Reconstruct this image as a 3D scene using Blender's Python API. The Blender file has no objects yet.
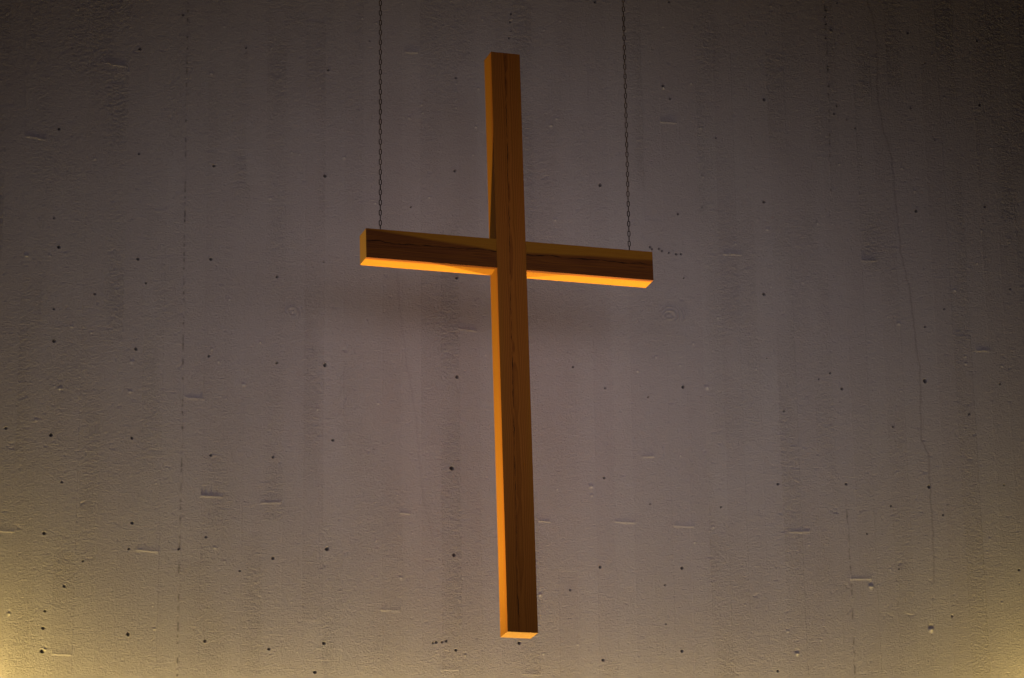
import bpy, bmesh, math, random
import numpy as np
from mathutils import Matrix, Vector

SC = bpy.context.scene
COL = SC.collection
random.seed(7)
WALL_Y = 1.0          # plane of the concrete wall, 1 m behind the front of the cross
CEIL_Z = 12.75
ARM_Z = 9.2           # height of the crossing above the floor

# ---------------------------------------------------------------- helpers
def link(o, parent=None):
    COL.objects.link(o)
    if parent is not None:
        o.parent = parent
    return o

def mesh_obj(name, bm, mat, parent=None, smooth=False):
    me = bpy.data.meshes.new(name)
    bm.normal_update()
    bm.to_mesh(me); bm.free()
    me.materials.append(mat)
    for p in me.polygons:
        p.use_smooth = smooth
    return link(bpy.data.objects.new(name, me), parent)

def empty(name, loc, label, cat, group=None):
    o = bpy.data.objects.new(name, None)
    o.empty_display_size = .1
    o.location = loc
    o['label'] = label; o['category'] = cat
    if group: o['group'] = group
    return link(o)

class NT:
    """short-hand for building node trees"""
    def __init__(s, name):
        s.m = bpy.data.materials.new(name); s.m.use_nodes = True
        s.t = s.m.node_tree; s.t.nodes.clear()
        s.out = s.n('ShaderNodeOutputMaterial')
        s.b = s.n('ShaderNodeBsdfPrincipled')
        s.l(s.b.outputs[0], s.out.inputs[0])
    def n(s, typ, **kw):
        x = s.t.nodes.new(typ)
        for k, v in kw.items(): setattr(x, k, v)
        return x
    def l(s, a, b): s.t.links.new(a, b)
    def put(s, sock, v):
        if hasattr(v, 'is_output'): s.l(v, sock)
        else: sock.default_value = v
    def math(s, op, a, b=0.0, c=None, clamp=False):
        x = s.n('ShaderNodeMath', operation=op, use_clamp=clamp)
        s.put(x.inputs[0], a); s.put(x.inputs[1], b)
        if c is not None: s.put(x.inputs[2], c)
        return x.outputs[0]
    def vmul(s, v, f):
        x = s.n('ShaderNodeVectorMath', operation='MULTIPLY')
        s.put(x.inputs[0], v); x.inputs[1].default_value = f
        return x.outputs[0]
    def noise(s, vec, scale, detail=2., rough=.5, dist=0.):
        x = s.n('ShaderNodeTexNoise')
        s.l(vec, x.inputs['Vector'])
        x.inputs['Scale'].default_value = scale
        x.inputs['Detail'].default_value = detail
        x.inputs['Roughness'].default_value = rough
        x.inputs['Distortion'].default_value = dist
        return x.outputs[0]
    def rng(s, v, a, b, c=0., d=1., smooth=False):
        x = s.n('ShaderNodeMapRange')
        x.clamp = True
        if smooth: x.interpolation_type = 'SMOOTHSTEP'
        s.put(x.inputs[0], v)
        for i, q in enumerate((a, b, c, d)): s.put(x.inputs[i + 1], q)
        return x.outputs[0]
    def mix(s, f, a, b, blend='MIX'):
        x = s.n('ShaderNodeMix', data_type='RGBA', blend_type=blend)
        s.put(x.inputs[0], f)
        for i, q in ((6, a), (7, b)):
            if hasattr(q, 'is_output'): s.l(q, x.inputs[i])
            else: x.inputs[i].default_value = (*q, 1)
        return x.outputs[2]

# ---------------------------------------------------------------- materials
def wood(name, axis, seed, P):
    """Oiled pine. axis: the local axis along the beam (0 or 2). Local y runs into the beam from its front face."""
    k = NT(name)
    co = k.n('ShaderNodeTexCoord').outputs['Object']
    sp = k.n('ShaderNodeSeparateXYZ'); k.l(co, sp.inputs[0])
    L = sp.outputs[axis]; b = sp.outputs[2 - axis]; a = sp.outputs[1]
    # grain space: compressed along the length
    cb = k.n('ShaderNodeCombineXYZ')
    k.l(L, cb.inputs[0]); k.l(a, cb.inputs[1]); k.l(b, cb.inputs[2])
    ad = k.n('ShaderNodeVectorMath', operation='ADD')
    k.l(cb.outputs[0], ad.inputs[0]); ad.inputs[1].default_value = (seed * 3.7, seed * 1.3, seed * 2.1)
    g = ad.outputs[0]
    slow = k.noise(k.vmul(g, (1.1, 3, 3)), 1.0, 2.)
    med = k.noise(k.vmul(g, (3.0, 10, 10)), 1.0, 2.)
    fine = k.noise(k.vmul(g, (9, 420, 420)), 1.0, 3., .6)
    fib = k.noise(k.vmul(g, (3, 120, 120)), 1.0, 2., .55)
    # annual rings around a wandering pith line
    ca = k.math('ADD', a, P['pith_a'])
    cbx = k.math('SUBTRACT', b, k.math('ADD', P['pith_b'], k.math('MULTIPLY', k.math('SUBTRACT', slow, .5), P.get('wander', .05))))
    r = k.math('SQRT', k.math('ADD', k.math('MULTIPLY', ca, ca), k.math('MULTIPLY', cbx, cbx)))
    r = k.math('ADD', r, k.math('MULTIPLY', k.math('SUBTRACT', med, .5), .018))
    ring = k.math('FRACT', k.math('MULTIPLY', r, 1 / P.get('ring', .0085)))
    late = k.math('MULTIPLY', k.rng(ring, .35, .9, 0, 1), k.rng(ring, .92, 1., 1, 0))
    sap, sap2 = P['sap'], P['sap2']
    heart, heart2 = P['heart'], P['heart2']
    csap = k.mix(k.math('MULTIPLY', late, P.get('sapring', .55)), sap, sap2)
    chrt = k.mix(k.math('MULTIPLY', late, .75), heart, heart2)
    # heartwood: a sliver that reaches the front face
    if P['kind'] == 'bar':
        bound = k.math('ADD', k.rng(L, -.97, -.1, P['b'][0], P['b'][1]), k.rng(L, .1, .97, 0, P['b'][2] - P['b'][1]))
        bound = k.math('ADD', bound, k.math('MULTIPLY', k.math('SUBTRACT', med, .5), .02))
        hm = k.rng(k.math('SUBTRACT', bound, b), -.010, .014, 0, 1, True)
        hm = k.math('MULTIPLY', hm, k.rng(a, .02, .045, 1, 0, True))
    else:
        off = k.math('ADD', b, k.math('MULTIPLY', k.math('SUBTRACT', slow, .5), .06))
        hm = k.math('MULTIPLY', k.rng(k.math('ABSOLUTE', off), .06, .14, 1, .3, True), k.rng(a, .02, .05, 1, 0, True))
        hm = k.math('MULTIPLY', hm, k.rng(L, -2.5, .3, P['hl'][0], P['hl'][1]))
    col = k.mix(hm, csap, chrt)
    # pores and fibres
    col = k.mix(k.rng(fib, .35, .75, 0, .45), col, P['fib'])
    col = k.mix(k.rng(fine, .55, .8, 0, .35), col, P['heart2'])
    # drying check (a dark wandering split along the beam), on the front face
    wav = k.math('MULTIPLY', k.math('SUBTRACT', k.noise(k.vmul(g, (2.2, .01, .01)), 1., 3., .6), .5), P['cr_w'])
    fj = k.math('MULTIPLY', k.math('SUBTRACT', k.noise(k.vmul(g, (26, .01, .01)), 1., 2., .6), .5), .012)
    cb0 = k.math('ADD', P['cr_b'], k.math('MULTIPLY', L, P['cr_s']))
    d = k.math('ABSOLUTE', k.math('SUBTRACT', b, k.math('ADD', cb0, k.math('ADD', wav, fj))))
    wid = k.math('MULTIPLY', k.rng(k.noise(k.vmul(g, (7, .01, .01)), 1., 3., .65), .38, .68, 0.0006, 1.), P['cr_t'])
    cm = k.rng(k.math('DIVIDE', d, wid), .5, 1.2, 1, 0, True)
    cm = k.math('MULTIPLY', cm, k.rng(a, .004, .02, 1, 0))
    # cathedral figure hugging the split
    fig = k.math('FRACT', k.math('ADD', k.math('MULTIPLY', k.math('ABSOLUTE', L), 11.), k.math('MULTIPLY', d, -120.)))
    fm = k.math('MULTIPLY', k.math('MULTIPLY', k.rng(fig, .55, .93, 0, 1), k.rng(d, .004, P.get('fig', .014), .85, 0)), k.rng(a, .004, .02, 1, 0))
    col = k.mix(fm, col, P['heart2'])
    col = k.mix(k.math('MULTIPLY', cm, .93), col, (.008, .003, .001))
    # paler end grain is caught on the faces across the length
    geo = k.n('ShaderNodeVectorTransform', vector_type='NORMAL', convert_from='WORLD', convert_to='OBJECT')
    k.l(k.n('ShaderNodeNewGeometry').outputs['True Normal'], geo.inputs[0])
    sn = k.n('ShaderNodeSeparateXYZ'); k.l(geo.outputs[0], sn.inputs[0])
    endm = k.rng(k.math('ABSOLUTE', sn.outputs[axis]), .6, .8, 0, 1)
    col = k.mix(endm, col, k.mix(k.math('MULTIPLY', late, .5), P['end'], P['sap2']))
    k.l(col, k.b.inputs['Base Color'])
    k.b.inputs['Roughness'].default_value = .62
    k.b.inputs['Specular IOR Level'].default_value = .07
    bp = k.n('ShaderNodeBump'); bp.inputs['Strength'].default_value = .25; bp.inputs['Distance'].default_value = .004
    hgt = k.math('SUBTRACT', k.math('MULTIPLY', fib, .35), k.math('MULTIPLY', cm, 2.))
    k.l(hgt, bp.inputs['Height']); k.l(bp.outputs[0], k.b.inputs['Normal'])
    return k.m

WOODC = dict(sap=(.275, .112, .0085), sap2=(.21, .078, .005), heart=(.108, .031, .0065), heart2=(.055, .014, .003),
             fib=(.215, .070, .005), end=(.33, .175, .038))
M_BAR = wood('oiled_pine_crossbar', 0, 1.7, dict(WOODC, kind='bar', b=(.098, .022, .045), pith_a=.02, pith_b=-.02,
             cr_b=.012, cr_s=0.0, cr_w=.09, cr_t=.0055))
M_UP = wood('oiled_pine_upright', 2, 4.2, dict(dict(WOODC, heart=(.285, .088, .011), heart2=(.14, .036, .004)), kind='up', hl=(.8, 1.0), pith_a=.05, pith_b=.0, wander=.03,
             cr_b=-.012, cr_s=.0056, cr_w=.02, cr_t=.0035, fig=.024))

def steel():
    k = NT('darkened_steel')
    co = k.n('ShaderNodeTexCoord').outputs['Object']
    k.l(k.mix(k.noise(co, 60., 3.), (.014, .009, .008), (.035, .022, .018)), k.b.inputs['Base Color'])
    k.b.inputs['Metallic'].default_value = 0
    k.b.inputs['Roughness'].default_value = .8; k.b.inputs['Specular IOR Level'].default_value = .1
    return k.m
M_STEEL = steel()

def concrete():
    k = NT('board_marked_concrete')
    co = k.n('ShaderNodeTexCoord').outputs['Object']
    big = k.noise(k.vmul(co, (1, 1, .55)), .55, 3., .55)
    mid = k.noise(k.vmul(co, (1, 1, .45)), 2.6, 4., .6)
    small = k.noise(co, 60., 3., .6)
    at = k.n('ShaderNodeAttribute', attribute_name='board')
    st = k.n('ShaderNodeAttribute', attribute_name='stain_and_shading')
    c = k.mix(k.rng(big, .3, .7), C_A, C_B)
    c = k.mix(k.rng(mid, .38, .72, 0, .35), c, C_C)
    c = k.mix(k.rng(at.outputs['Fac'], 0, 1, 0, .22), c, C_D)
    c = k.mix(k.rng(small, .3, .75, 0, .16), c, C_D)
    c = k.mix(k.rng(st.outputs['Fac'], 0, 1, 0, .85), c, (.03, .022, .022))  # dark colour for cracks, seams and painted shade inside holes
    c = k.mix(k.rng(st.outputs['Fac'], -1, 0, .9, 0), c, (.66, .60, .54))  # pale colour of the specks, painted lit flecks included
    k.l(c, k.b.inputs['Base Color'])
    k.b.inputs['Roughness'].default_value = .9
    k.b.inputs['Specular IOR Level'].default_value = .15
    ro = k.n('ShaderNodeAttribute', attribute_name='rough').outputs['Fac']
    scab = k.noise(k.vmul(co, (62, 62, 95)), 1., 4., .7, .15)
    scab = k.math('ADD', k.math('MULTIPLY', k.rng(scab, .42, .72, 0, 1), k.math('ADD', k.math('MULTIPLY', ro, .55), .3)), k.math('MULTIPLY', small, .35))
    saw = k.noise(k.vmul(co, (9, 9, 210)), 1., 1.)
    bp = k.n('ShaderNodeBump'); bp.inputs['Strength'].default_value = 1.; bp.inputs['Distance'].default_value = .0056
    k.l(k.math('ADD', scab, k.math('MULTIPLY', saw, .25)), bp.inputs['Height'])
    k.l(bp.outputs[0], k.b.inputs['Normal'])
    return k.m
C_A, C_B, C_C, C_D = (.415, .37, .383), (.435, .395, .39), (.39, .335, .33), (.33, .285, .285)
M_CON = concrete()

def plain(name, col, rough=.9):
    k = NT(name)
    co = k.n('ShaderNodeTexCoord').outputs['Object']
    k.l(k.mix(k.noise(co, 3., 4.), col, tuple(v * .8 for v in col)), k.b.inputs['Base Color'])
    k.b.inputs['Roughness'].default_value = rough
    return k.m

# ---------------------------------------------------------------- the concrete wall (real relief)
HOLES= [(-2.269, 10.793, 1.3), (-2.795, 10.156, 1.1), (-1.75, 10.008, 1.2), (-2.258, 10.038, 0.9), (-1.544, 10.888, 0.8), (-1.981, 11.077, 0.7), (-2.809, 9.528, 0.8), (-0.971, 10.795, 1.2), (-0.988, 10.019, 1.5), (-0.074, 10.155, 1.3), (-0.676, 11.046, 0.7), (-0.387, 9.859, 0.7), (-0.062, 10.844, 0.9), (0.964, 11.545, 1.3), (1.52, 11.616, 1.1), (1.456, 10.963, 1.1), (1.506, 10.87, 0.9), (2.217, 10.945, 1.3), (0.971, 10.164, 1.5), (2.187, 10.167, 1.3), (1.54, 10.009, 1.0), (1.72, 10.08, 0.7), (1.842, 10.612, 0.7), (2.758, 11.552, 1.4), (3.363, 11.603, 1.3), (3.911, 11.607, 1.2), (3.903, 11.101, 1.3), (3.35, 10.221, 1.4), (3.893, 10.309, 1.3), (3.354, 11.014, 0.8), (3.485, 11.382, 0.8), (3.53, 10.786, 0.7), (2.777, 10.963, 1.0), (2.751, 10.899, 0.9), (2.849, 10.864, 0.6), (2.909, 10.809, 0.6), (-2.77, 9.33, 1.4), (-2.247, 9.299, 1.4), (-1.76, 9.347, 1.5), (-2.782, 8.683, 1.5), (-2.246, 8.677, 1.5), (-2.524, 9.029, 1.0), (-1.762, 8.673, 1.0), (-2.781, 8.049, 1.5), (-2.257, 8.072, 1.1), (-3.071, 8.071, 1.2), (-2.789, 8.9, 0.8), (-2.19, 9.137, 0.8), (-1.311, 9.265, 1.2), (-0.066, 9.38, 1.3), (-1.305, 8.665, 1.2), (-0.98, 8.68, 1.5), (-0.923, 8.167, 1.3), (-0.071, 8.677, 1.5), (-0.991, 9.403, 0.9), (2.16, 9.48, 1.4), (1.539, 8.747, 1.4), (0.749, 8.82, 1.0), (0.975, 8.691, 0.9), (1.57, 9.54, 0.8), (1.283, 8.653, 0.7), (2.164, 9.012, 0.8), (3.371, 9.35, 0.9), (3.525, 9.499, 0.8), (4.05, 9.7, 0.9), (3.348, 8.949, 2.0), (2.715, 8.835, 1.4), (3.926, 8.977, 1.0), (2.631, 8.944, 0.8), (2.546, 8.893, 0.6), (2.275, 8.638, 0.9), (3.672, 8.734, 0.9), (3.086, 8.59, 0.7), (-2.805, 7.398, 1.5), (-2.243, 7.506, 1.4), (-2.701, 7.742, 1.1), (-2.791, 6.783, 1.5), (-2.793, 6.635, 2.0), (-2.251, 6.778, 1.5), (-2.551, 7.233, 0.9), (-2.667, 7.062, 1.2), (-2.782, 6.893, 1.2), (-1.737, 7.999, 1.2), (-1.76, 7.448, 1.1), (-2.259, 7.333, 1.0), (-1.935, 7.356, 1.1), (-1.755, 6.764, 1.2), (-1.534, 7.239, 0.9), (-1.325, 8.019, 1.1), (-0.11, 8.04, 2.2), (-1.318, 7.34, 1.3), (-0.1, 7.446, 1.5), (-0.959, 7.426, 2.0), (-1.338, 6.738, 1.4), (-0.976, 6.8, 1.6), (-0.091, 6.809, 1.3), (-1.034, 6.606, 1.5), (0.954, 8.055, 1.1), (0.912, 7.435, 1.4), (1.493, 7.469, 1.4), (0.919, 6.804, 1.3), (1.476, 6.899, 1.3), (0.34, 6.882, 1.4), (0.699, 7.264, 0.8), (1.277, 7.898, 0.8), (1.788, 7.915, 0.9), (1.369, 7.343, 0.7), (1.368, 7.076, 0.8), (2.21, 8.11, 1.3), (2.713, 8.149, 1.3), (3.335, 8.176, 1.5), (3.909, 8.235, 1.0), (2.852, 7.804, 0.9), (3.983, 7.628, 1.2), (3.43, 7.982, 0.8), (3.455, 7.266, 0.8), (3.041, 8.017, 0.8), (3.078, 7.572, 0.8), (2.157, 6.804, 1.2), (1.327, 9.744, 1.2), (1.341, 9.73, 0.9), (1.392, 9.736, 1.0), (1.414, 9.723, 0.8), (1.465, 9.714, 0.8), (1.517, 9.711, 1.0), (1.554, 9.715, 1.0), (-0.246, 6.846, 1.0), (-0.226, 6.853, 1.0), (-0.185, 6.856, 0.9), (-0.158, 6.864, 0.9), (2.815, 11.772, 0.8), (2.726, 11.705, 0.9), (2.716, 11.649, 0.9), (2.721, 11.595, 0.8), (2.716, 11.484, 0.9), (2.722, 11.267, 0.9), (2.72, 11.243, 0.9), (2.722, 11.111, 0.7), (0.342, 11.375, 0.8), (0.334, 11.313, 0.8), (0.34, 11.246, 0.7), (0.325, 11.191, 0.8)]
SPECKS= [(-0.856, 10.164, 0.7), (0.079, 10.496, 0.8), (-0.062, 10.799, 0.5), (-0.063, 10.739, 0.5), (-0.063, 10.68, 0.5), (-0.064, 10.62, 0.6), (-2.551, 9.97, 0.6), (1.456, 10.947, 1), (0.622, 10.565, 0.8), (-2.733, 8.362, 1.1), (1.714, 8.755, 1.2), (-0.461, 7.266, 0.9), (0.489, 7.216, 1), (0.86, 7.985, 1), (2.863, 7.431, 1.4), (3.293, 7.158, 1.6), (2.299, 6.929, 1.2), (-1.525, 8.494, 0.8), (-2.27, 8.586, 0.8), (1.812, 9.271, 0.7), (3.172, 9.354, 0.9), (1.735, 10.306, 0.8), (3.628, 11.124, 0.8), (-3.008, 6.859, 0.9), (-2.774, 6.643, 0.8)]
LEDGES= [((-2.496, 10.664), (-2.354, 10.652)), ((-3.011, 10.082), (-2.879, 10.068)), ((-1.922, 8.371), (-1.796, 8.375)), ((2.905, 9.798), (3.013, 9.809)), ((3.755, 9.207), (3.856, 9.216)), ((-2.207, 7.33), (-2.071, 7.326)), ((-2.73, 6.62), (-2.61, 6.621)), ((-3.084, 7.391), (-3.002, 7.391)), ((-0.467, 7.705), (-0.399, 7.703)), ((-0.596, 7.043), (-0.468, 7.044)), ((-0.193, 6.67), (-0.072, 6.677)), ((-1.401, 7.702), (-1.269, 7.712)), ((1.445, 7.757), (1.588, 7.761)), ((1.025, 7.754), (1.167, 7.757)), ((0.49, 7.721), (0.567, 7.72)), ((1.229, 8.224), (1.315, 8.231)), ((0.357, 6.676), (0.481, 6.677)), ((2.284, 7.776), (2.431, 7.787)), ((2.718, 7.477), (2.866, 7.487)), ((1.865, 9.746), (2.007, 9.753)), ((-0.061, 9.017), (0.065, 9.014)), ((-1.798, 7.719), (-1.66, 7.723)), ((-0.427, 10.994), (-0.334, 10.998)), ((1.426, 10.686), (1.546, 10.692))]
CRACKS= [[(3.06, 11.826), (3.116, 11.541), (3.099, 11.047), (3.127, 10.841), (3.185, 10.617), (3.195, 10.365), (3.206, 10.138), (3.216, 9.889), (3.276, 9.572), (3.29, 9.276), (3.315, 9.034), (3.305, 8.71), (3.294, 8.52), (3.342, 8.429), (3.342, 8.162), (3.346, 7.833), (3.334, 7.498)], [(-0.486, 9.389), (-0.458, 9.093), (-0.424, 8.793), (-0.39, 8.586), (-0.356, 8.38), (-0.317, 7.88), (-0.243, 7.544)]]
SEAMS= [[(-1.949, 11.192), (-1.946, 10.316), (-1.941, 9.696), (-1.94, 9.315), (-1.934, 8.636), (-1.928, 8.004), (-1.934, 7.283), (-1.931, 6.514)], [(2.714, 11.783), (2.717, 11.157), (2.697, 10.236)], [(2.707, 8.035), (2.713, 7.829), (2.718, 7.477), (2.714, 6.789)], [(-0.857, 8.733), (-0.856, 8.317)], [(-3.036, 10.815), (-3.011, 10.082)], [(-1.023, 7.954), (-1.009, 6.818)]]
PATCH= [((-1.262, 9.066), (-1.132, 9.008)), ((-1.799, 7.792), (-1.66, 7.723)), ((1.388, 9.318), (1.575, 9.227))]
CRACK_STAIN = .13

def vnoise(X, Z, sx, sz, seed):
    """value noise with cell sizes sx, sz (metres), in -1..1"""
    rg = np.random.RandomState(seed)
    T = rg.rand(257, 257).astype(np.float32) * 2 - 1
    u = X / sx; v = Z / sz
    iu = np.floor(u).astype(np.int64); iv = np.floor(v).astype(np.int64)
    fu = (u - iu).astype(np.float32); fv = (v - iv).astype(np.float32)
    fu = fu * fu * (3 - 2 * fu); fv = fv * fv * (3 - 2 * fv)
    a = T[iv % 257, iu % 257]; b = T[iv % 257, (iu + 1) % 257]
    c = T[(iv + 1) % 257, iu % 257]; d = T[(iv + 1) % 257, (iu + 1) % 257]
    return (a * (1 - fu) + b * fu) * (1 - fv) + (c * (1 - fu) + d * fu) * fv

def seg_dist(X, Z, p, q):
    px, pz = p; dx, dz = q[0] - px, q[1] - pz
    t = np.clip(((X - px) * dx + (Z - pz) * dz) / (dx * dx + dz * dz + 1e-9), 0, 1)
    return np.hypot(X - px - t * dx, Z - pz - t * dz)

def build_wall():
    STEP = .0042
    def axis(lo, hi, a, b):
        left = lo + (a - lo) * (1 - np.linspace(1, 0, 24, endpoint=False) ** 2)
        right = b + (hi - b) * np.linspace(0, 1, 25)[1:] ** 2
        return np.concatenate([left, np.arange(a, b, STEP), right])
    xs = axis(-10, 10, -3.5, 4.6)
    zs = axis(0, CEIL_Z, 6.15, 12.25)
    nx, nz = len(xs), len(zs)
    X, Z = np.meshgrid(xs, zs)
    H = np.zeros_like(X); S = np.zeros_like(X)          # relief towards the room (m), staining plus painted shade and lit flecks
    # boards of the formwork
    BW = .1345
    rg = np.random.RandomState(11)
    fb = (X + 1.932) / BW
    ib = np.floor(fb).astype(int); n0 = ib.min(); nb = ib.max() - n0 + 1
    frac = fb - ib
    joint = rg.uniform(0, 4.2, nb)                      # each board line is jointed every 4.2 m
    iz = np.floor((Z - joint[ib - n0]) / 4.2).astype(int) + 4
    off = rg.normal(0, .0004, (nb, 12)); amp = rg.uniform(.1, 1, (nb, 12)) ** 1.6; tone = rg.uniform(0, 1, (nb, 12))
    OFF, AMP, TONE = off[ib - n0, iz], amp[ib - n0, iz], tone[ib - n0, iz]
    H += OFF
    edge = np.minimum(frac, 1 - frac) * BW
    jit = vnoise(X, Z, .5, .06, 3)
    H += .0011 * np.exp(-(edge / .0045) ** 2) * np.clip(.2 + jit * 1.3, 0, 1)
    # rough sawn / torn grain imprint: short ridges across the boards
    patchy = np.clip(.55 + .8 * vnoise(X, Z, .12, .45, 4), .08, 1.3)
    warp = .004 * vnoise(X, Z, .05, .09, 5)
    rip = .6 * vnoise(X, Z + warp, .022, .0115, 6) + .8 * vnoise(X, Z + warp, .014, .0105, 7)
    H += .0011 * AMP * patchy * rip
    H += .00035 * (vnoise(X, Z, .03, .024, 8) + vnoise(X, Z, .012, .012, 9))
    H += .002 * vnoise(X, Z, 1.1, 1.6, 10)
    # torn flakes: thin scabs with a lit lower lip
    fl = vnoise(X, Z, .026, .018, 12)
    H += .0018 * np.clip(fl - .72, 0, 1) * 3.0 * np.clip(patchy, 0, 1)
    fl2 = vnoise(X, Z, .022, .018, 13)
    H -= .004 * np.clip(fl2 - .80, 0, 1) * 4.0
    def win(x0, x1, z0, z1, m=.06):
        i0, i1 = np.searchsorted(xs, (min(x0, x1) - m, max(x0, x1) + m))
        j0, j1 = np.searchsorted(zs, (min(z0, z1) - m, max(z0, z1) + m))
        return slice(j0, j1), slice(i0, i1)
    # blow holes and tie holes
    rg = np.random.RandomState(5)
    for x, z, r in HOLES:
        w = win(x, x, z, z)
        ex = 1 + rg.uniform(-.15, .25); ang = rg.uniform(-.5, .5)
        dx = X[w] - x; dz = (Z[w] - z)
        d = np.hypot(dx * math.cos(ang) + dz * math.sin(ang), (dz * math.cos(ang) - dx * math.sin(ang)) * ex)
        R = .0060 * r + .0020
        t = np.clip((R - d) / (.35 * R), 0, 1)
        H[w] -= (.014 + .014 * r) * t; S[w] = np.maximum(S[w], .7 * t)  # hole interiors also darkened in colour, as painted shade
        H[w] += .0012 * np.exp(-((d - R * 1.35) / (.4 * R)) ** 2)
    # pale specks and small blobs; scattered ones paint lit flecks in the colour
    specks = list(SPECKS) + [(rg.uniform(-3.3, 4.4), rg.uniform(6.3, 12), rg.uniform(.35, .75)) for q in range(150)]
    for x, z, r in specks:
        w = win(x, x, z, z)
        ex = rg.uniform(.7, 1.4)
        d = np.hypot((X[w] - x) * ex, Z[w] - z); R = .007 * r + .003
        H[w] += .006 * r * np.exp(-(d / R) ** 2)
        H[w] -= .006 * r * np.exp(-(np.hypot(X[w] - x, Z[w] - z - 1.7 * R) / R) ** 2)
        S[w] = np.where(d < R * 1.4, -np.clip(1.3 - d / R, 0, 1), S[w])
    # scattered tiny pits
    for q in range(420):
        x, z = rg.uniform(-3.4, 4.5), rg.uniform(6.2, 12.2)
        w = win(x, x, z, z, .03)
        d = np.hypot(X[w] - x, Z[w] - z); R = rg.uniform(.003, .0065)
        H[w] -= rg.uniform(.003, .008) * np.clip((R - d) / (.5 * R), 0, 1)
    # ledges at board ends: the lower board stands proud, so its top edge catches light from below on the lip
    for p, q in LEDGES:
        w = win(p[0], q[0], p[1], q[1], .2)
        x0, x1 = sorted((p[0], q[0]))
        t = np.clip((X[w] - p[0]) / (q[0] - p[0]), 0, 1); zc = p[1] + (q[1] - p[1]) * t
        inside = np.clip((X[w] - x0) / .004 + 1, 0, 1) * np.clip((x1 - X[w]) / .004 + 1, 0, 1)
        dz = Z[w] - zc
        H[w] += .0042 * inside * np.where(dz < 0, np.exp(-(dz / .0045) ** 2), np.exp(-dz / .016))
    # vertical joints of the shuttering
    for n, line in enumerate(SEAMS):
        for p, q in zip(line, line[1:]):
            w = win(p[0], q[0], p[1], q[1], .03)
            d = seg_dist(X[w], Z[w], p, q)
            br = np.clip(.35 + 1.5 * vnoise(X[w] * 0, Z[w], 1, .05, 21), -.4, 1)
            g = np.exp(-(d / .0055) ** 2)
            H[w] += .0018 * g * br
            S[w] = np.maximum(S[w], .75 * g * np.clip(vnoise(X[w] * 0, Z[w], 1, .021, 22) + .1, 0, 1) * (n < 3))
    # hairline cracks
    for n, line in enumerate(CRACKS):
        for p, q in zip(line, line[1:]):
            w = win(p[0], q[0], p[1], q[1], .05)
            xx = X[w] + .006 * vnoise(X[w] * 0, Z[w], 1, .05, 31)
            d = seg_dist(xx, Z[w], p, q)
            g = np.exp(-(d / .0065) ** 2)
            H[w] -= .0005 * g
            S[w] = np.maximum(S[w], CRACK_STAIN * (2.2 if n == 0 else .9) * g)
    # rough torn patches
    for n, (p, q) in enumerate(PATCH):
        w = win(p[0], q[0], p[1], q[1], .0)
        if n == 1:
            H[w] -= .004 * np.clip(.4 + vnoise(X[w], Z[w] * 0, .012, 1, 41), 0, 1) * np.clip((Z[w] - min(p[1], q[1])) / .02, 0, 1)
        else:
            H[w] += .004 * np.sin(np.hypot(X[w] - p[0] - .06, Z[w] - q[1] - .03) * 230 + 4 * vnoise(X[w], Z[w], .05, .05, 42)) * .6
    V = np.stack([X, WALL_Y - H, Z], -1).reshape(-1, 3).astype(np.float32)
    I = (np.arange(nz - 1)[:, None] * nx + np.arange(nx - 1)[None, :]).ravel()
    F = np.stack([I, I + 1, I + nx + 1, I + nx], -1).astype(np.int32)
    me = bpy.data.meshes.new('wall_back')
    me.vertices.add(len(V)); me.vertices.foreach_set('co', V.ravel())
    me.loops.add(F.size); me.loops.foreach_set('vertex_index', F.ravel())
    me.polygons.add(len(F)); me.polygons.foreach_set('loop_start', np.arange(0, F.size, 4, dtype=np.int32))
    me.update(calc_edges=True)
    me.polygons.foreach_set('use_smooth', np.ones(len(F), dtype=bool))
    for nm, arr in (('board', TONE), ('stain_and_shading', S), ('rough', AMP * np.clip(patchy, 0, 1))):
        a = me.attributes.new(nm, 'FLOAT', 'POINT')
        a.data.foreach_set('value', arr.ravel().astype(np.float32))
    me.materials.append(M_CON)
    o = link(bpy.data.objects.new('wall_back', me))
    o['kind'] = 'structure'
    o['label'] = 'grey board-marked concrete wall with small blow holes behind the cross'
    o['category'] = 'wall'
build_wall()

def slab(name, x0, x1, y0, y1, z0, z1, mat, label, cat):
    bm = bmesh.new()
    bmesh.ops.create_cube(bm, size=1, matrix=Matrix.Translation(((x0+x1)/2, (y0+y1)/2, (z0+z1)/2)) @ Matrix.Diagonal((x1-x0, y1-y0, z1-z0, 1)))
    o = mesh_obj(name, bm, mat)
    o['kind'] = 'structure'; o['label'] = label; o['category'] = cat
    return o
slab('ceiling', -10, 10, -2.2, WALL_Y - .02, CEIL_Z, CEIL_Z + .2, plain('dark_ceiling_boards', (.05, .042, .04)), 'dark ceiling above the hanging cross', 'ceiling')
slab('light_baffle_1', -9.9, 9.9, WALL_Y - .1, WALL_Y + .02, 5.88, 5.95, M_CON, 'added unseen light-blocking ledge along the wall below the cross', 'baffle')  # added below the view to block grazing lamp light from the wall
slab('floor', -10, 10, -22, WALL_Y, -.15, 0, plain('stone_floor', (.12, .10, .09)), 'dark stone floor of the hall', 'floor')

# ---------------------------------------------------------------- the cross
W, D, Hh = .2, .1527, .0995            # width of the upright, depth, half height of the crossbar
PHI = -.0171
cross = empty('wooden_cross', (0, 0, ARM_Z), 'large orange-brown timber cross hung on two chains before the concrete wall', 'cross')
cross.rotation_euler = (0, PHI, 0)

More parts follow.
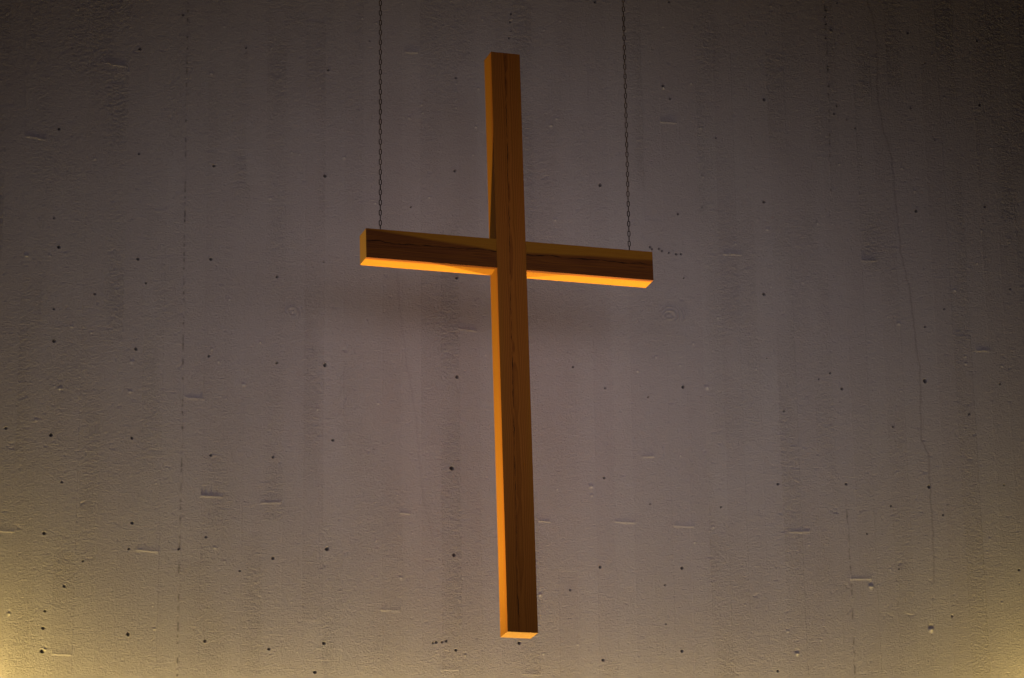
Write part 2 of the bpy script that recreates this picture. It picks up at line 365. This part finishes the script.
def extrude_outline(pts, lo, hi, axis):
    """closed outline pts (a, b) extruded along axis ('z': pts are x, y; 'x': pts are y, z)"""
    bm = bmesh.new()
    f = (lambda p, t: (p[0], p[1], t)) if axis == 'z' else ((lambda p, t: (t, p[0], p[1])) if axis == 'x' else (lambda p, t: (p[0], t, p[1])))
    A = [bm.verts.new(f(p, lo)) for p in pts]; B = [bm.verts.new(f(p, hi)) for p in pts]
    n = len(pts)
    for i in range(n):
        bm.faces.new((A[i], A[(i + 1) % n], B[(i + 1) % n], B[i]))
    bm.faces.new(A); bm.faces.new(B)
    bmesh.ops.recalc_face_normals(bm, faces=bm.faces)
    return bm

def soften(bm, w=.0025):
    es = [e for e in bm.edges if len(e.link_faces) == 2 and e.calc_face_angle(0) > .5 and e.is_convex]
    bmesh.ops.bevel(bm, geom=es, offset=w, segments=2, profile=.6, affect='EDGES')
    return bm

HL = D * .5                            # half-lap depth
g = .0004
XL, XR = -.974, .9733
ZT, ZB = 1.4149, -2.5058
# upright, notched at its back where the crossbar laps it
up = extrude_outline([(0, ZB), (0, ZT), (D, ZT), (D, Hh + g), (HL, Hh + g), (HL, -Hh - g), (D, -Hh - g), (D, ZB)], -W/2, W/2, 'x')
mesh_obj('upright_beam', soften(up), M_UP, cross)
bar = extrude_outline([(XL, 0), (-W/2 - g, 0), (-W/2 - g, HL + g), (W/2 + g, HL + g), (W/2 + g, 0), (XR, 0), (XR, D), (XL, D)], -Hh, Hh, 'z')
mesh_obj('crossbar', soften(bar), M_BAR, cross)

# ---------------------------------------------------------------- chains
def link_bm(pitch, wire, wid):
    """one welded oval link, its long axis along z, in the xz plane"""
    bm = bmesh.new()
    R = wid / 2 - wire; half = (pitch + 2 * wire) / 2 - wire - R
    path = []
    for s in range(10): 
        t = math.pi * s / 9; path.append((R * math.cos(t), half + R * math.sin(t)))
    for s in range(10):
        t = math.pi + math.pi * s / 9; path.append((R * math.cos(t), -half + R * math.sin(t)))
    rings = []
    n = len(path)
    for i, (x, z) in enumerate(path):
        a = path[i - 1]; c = path[(i + 1) % n]
        tx, tz = c[0] - a[0], c[1] - a[1]; l = math.hypot(tx, tz); nx_, nz_ = tz / l, -tx / l
        rings.append([bm.verts.new((x + wire * math.cos(q) * nx_, wire * math.sin(q), z + wire * math.cos(q) * nz_)) for q in [2 * math.pi * j / 8 for j in range(8)]])
    for i in range(n):
        A, B = rings[i], rings[(i + 1) % n]
        for j in range(8):
            bm.faces.new((A[j], A[(j + 1) % 8], B[(j + 1) % 8], B[j]))
    bmesh.ops.recalc_face_normals(bm, faces=bm.faces)
    return bm

PITCH, WIRE, WID = .0355, .0030, .0202
def lathe(prof, seg=16):
    bm = bmesh.new(); rings = []
    for r, z in prof:
        rings.append([bm.verts.new((r * math.cos(2*math.pi*i/seg), r * math.sin(2*math.pi*i/seg), z)) for i in range(seg)])
    for A, B in zip(rings, rings[1:]):
        for i in range(seg):
            bm.faces.new((A[i], A[(i+1) % seg], B[(i+1) % seg], B[i]))
    bm.faces.new(rings[0]); bm.faces.new(rings[-1])
    bmesh.ops.recalc_face_normals(bm, faces=bm.faces)
    return bm

link_src = None
def chain(x, label):
    global link_src
    # where the crossbar's tilted top lies under the chain
    c, s = math.cos(PHI), math.sin(PHI)
    zt = ARM_Z + Hh / c - x * math.tan(PHI)
    y = D / 2
    t = empty('chain', (x, y, zt), label, 'chain', None)
    # screw eye in the timber
    eye = link_bm(.02, .0032, .027)
    e = mesh_obj('screw_eye', eye, M_STEEL, t, True); e.location = (0, 0, .0132)
    z = .0132 + .0132 - .0064 + PITCH / 2 - .0003
    top = CEIL_Z - .03 - zt
    k = 1
    first = z
    while z + PITCH / 2 < top:
        if link_src is None:
            o = mesh_obj('chain_link', link_bm(PITCH, WIRE, WID), M_STEEL, t, True); link_src = o
        else:
            o = link_src.copy(); link(o, t)
        o.location = (0, 0, z)
        o.rotation_euler = (0, 0, (math.pi / 2 if k % 2 else 0) - .31 + random.uniform(-.12, .12))
        z += PITCH - .0004; k += 1
    zc = z - PITCH / 2
    hook = mesh_obj('ceiling_hook', lathe([(.004, zc - .004), (.004, CEIL_Z - zt - .012), (.03, CEIL_Z - zt - .012), (.034, CEIL_Z - zt - .006), (.034, CEIL_Z - zt)]), M_STEEL, t, True)
    return t
chain(-.8586, 'dark steel chain hung above the crossbar arm that shows its pale end grain')
chain(.8385, 'dark steel chain hung above the crossbar end beside the short black crack')

# ---------------------------------------------------------------- light
def aim(o, at):
    o.rotation_euler = (Vector(at) - o.location).to_track_quat('-Z', 'Y').to_euler()
def area(name, loc, at, sx, sy, power, col, spread=180):
    l = bpy.data.lights.new(name, 'AREA'); l.shape = 'RECTANGLE'; l.size = sx; l.size_y = sy
    l.energy = power; l.color = col; l.spread = math.radians(spread)
    o = link(bpy.data.objects.new(name, l)); o.location = loc; aim(o, at); return o
EXPO = 0.0
WORLD = ((.93, .77, .9), .026)
COOL = (.97, .915, 1.0)
WARM = (1.0, .75, .32)
WASH = (1.0, .76, .22)
def spot(name, loc, at, deg, power, col, blend=1., rad=.05):
    l = bpy.data.lights.new(name, 'SPOT'); l.spot_size = math.radians(deg); l.spot_blend = blend
    l.energy = power; l.color = col; l.shadow_soft_size = rad
    o = link(bpy.data.objects.new(name, l)); o.location = loc; aim(o, at); return o
for deg in (-58, -29, 0, 29, 58):          # fan of added soft lights shaping a wide cool pool on the wall
    t = math.radians(deg)
    area('cool_front_light', (.4 + 8 * math.sin(t), WALL_Y - 8 * math.cos(t), 9.1), (.4, WALL_Y, 8.4), 3.6, 3.2, 4.0 if deg else 4.9, COOL, 46)
spot('cross_spot', (-1.65, WALL_Y - .05, 5.35), (-.55, -.15, 9.4), 82, 1650, WARM, rad=.035)
spot('cross_spot', (2.3, WALL_Y - .05, 5.35), (.5, -.15, 9.4), 82, 2900, WARM, rad=.035)
area('relief_fill', (.4, WALL_Y - .55, 5.2), (.4, WALL_Y - .3, 7), 6.0, .12, 31, (1.0, .82, .68))  # added fill from below, raking the wall to bring out its relief
area('wall_washer', (.5, WALL_Y - .3, 5.9), (.5, WALL_Y - .15, 8), 8.8, .06, 62, WASH)
area('wall_uplight', (-3.4, WALL_Y - .42, 5.97), (-3.3, WALL_Y - .2, 9), .12, .12, 16, WASH)
area('wall_uplight', (4.3, WALL_Y - .42, 6.15), (4.2, WALL_Y - .2, 9), .12, .12, 16, WASH)


w = bpy.data.worlds.new('dim_hall'); SC.world = w; w.use_nodes = True
bg = w.node_tree.nodes['Background']; bg.inputs[0].default_value = (*WORLD[0], 1); bg.inputs[1].default_value = WORLD[1]

# ---------------------------------------------------------------- camera
cam = bpy.data.cameras.new('camera'); cam.sensor_fit = 'HORIZONTAL'; cam.sensor_width = 36
cam.lens = 36 * 3400.488 / 1024; cam.clip_end = 200
co = link(bpy.data.objects.new('camera', cam))
r_, u_, f_ = ((.952949, -.302888, -.012158), (-.086885, -.311342, .946318), (.290414, .900736, .32301))
m = Matrix(((r_[0], u_[0], -f_[0]), (r_[1], u_[1], -f_[1]), (r_[2], u_[2], -f_[2]))).to_4x4()
m.translation = (-6.3341, -19.6334, 1.5815)
co.matrix_world = m
SC.camera = co
SC.view_settings.view_transform = 'Standard'; SC.view_settings.look = 'None'
SC.view_settings.exposure = EXPO; SC.view_settings.gamma = 1; SC.view_settings.use_curve_mapping = False
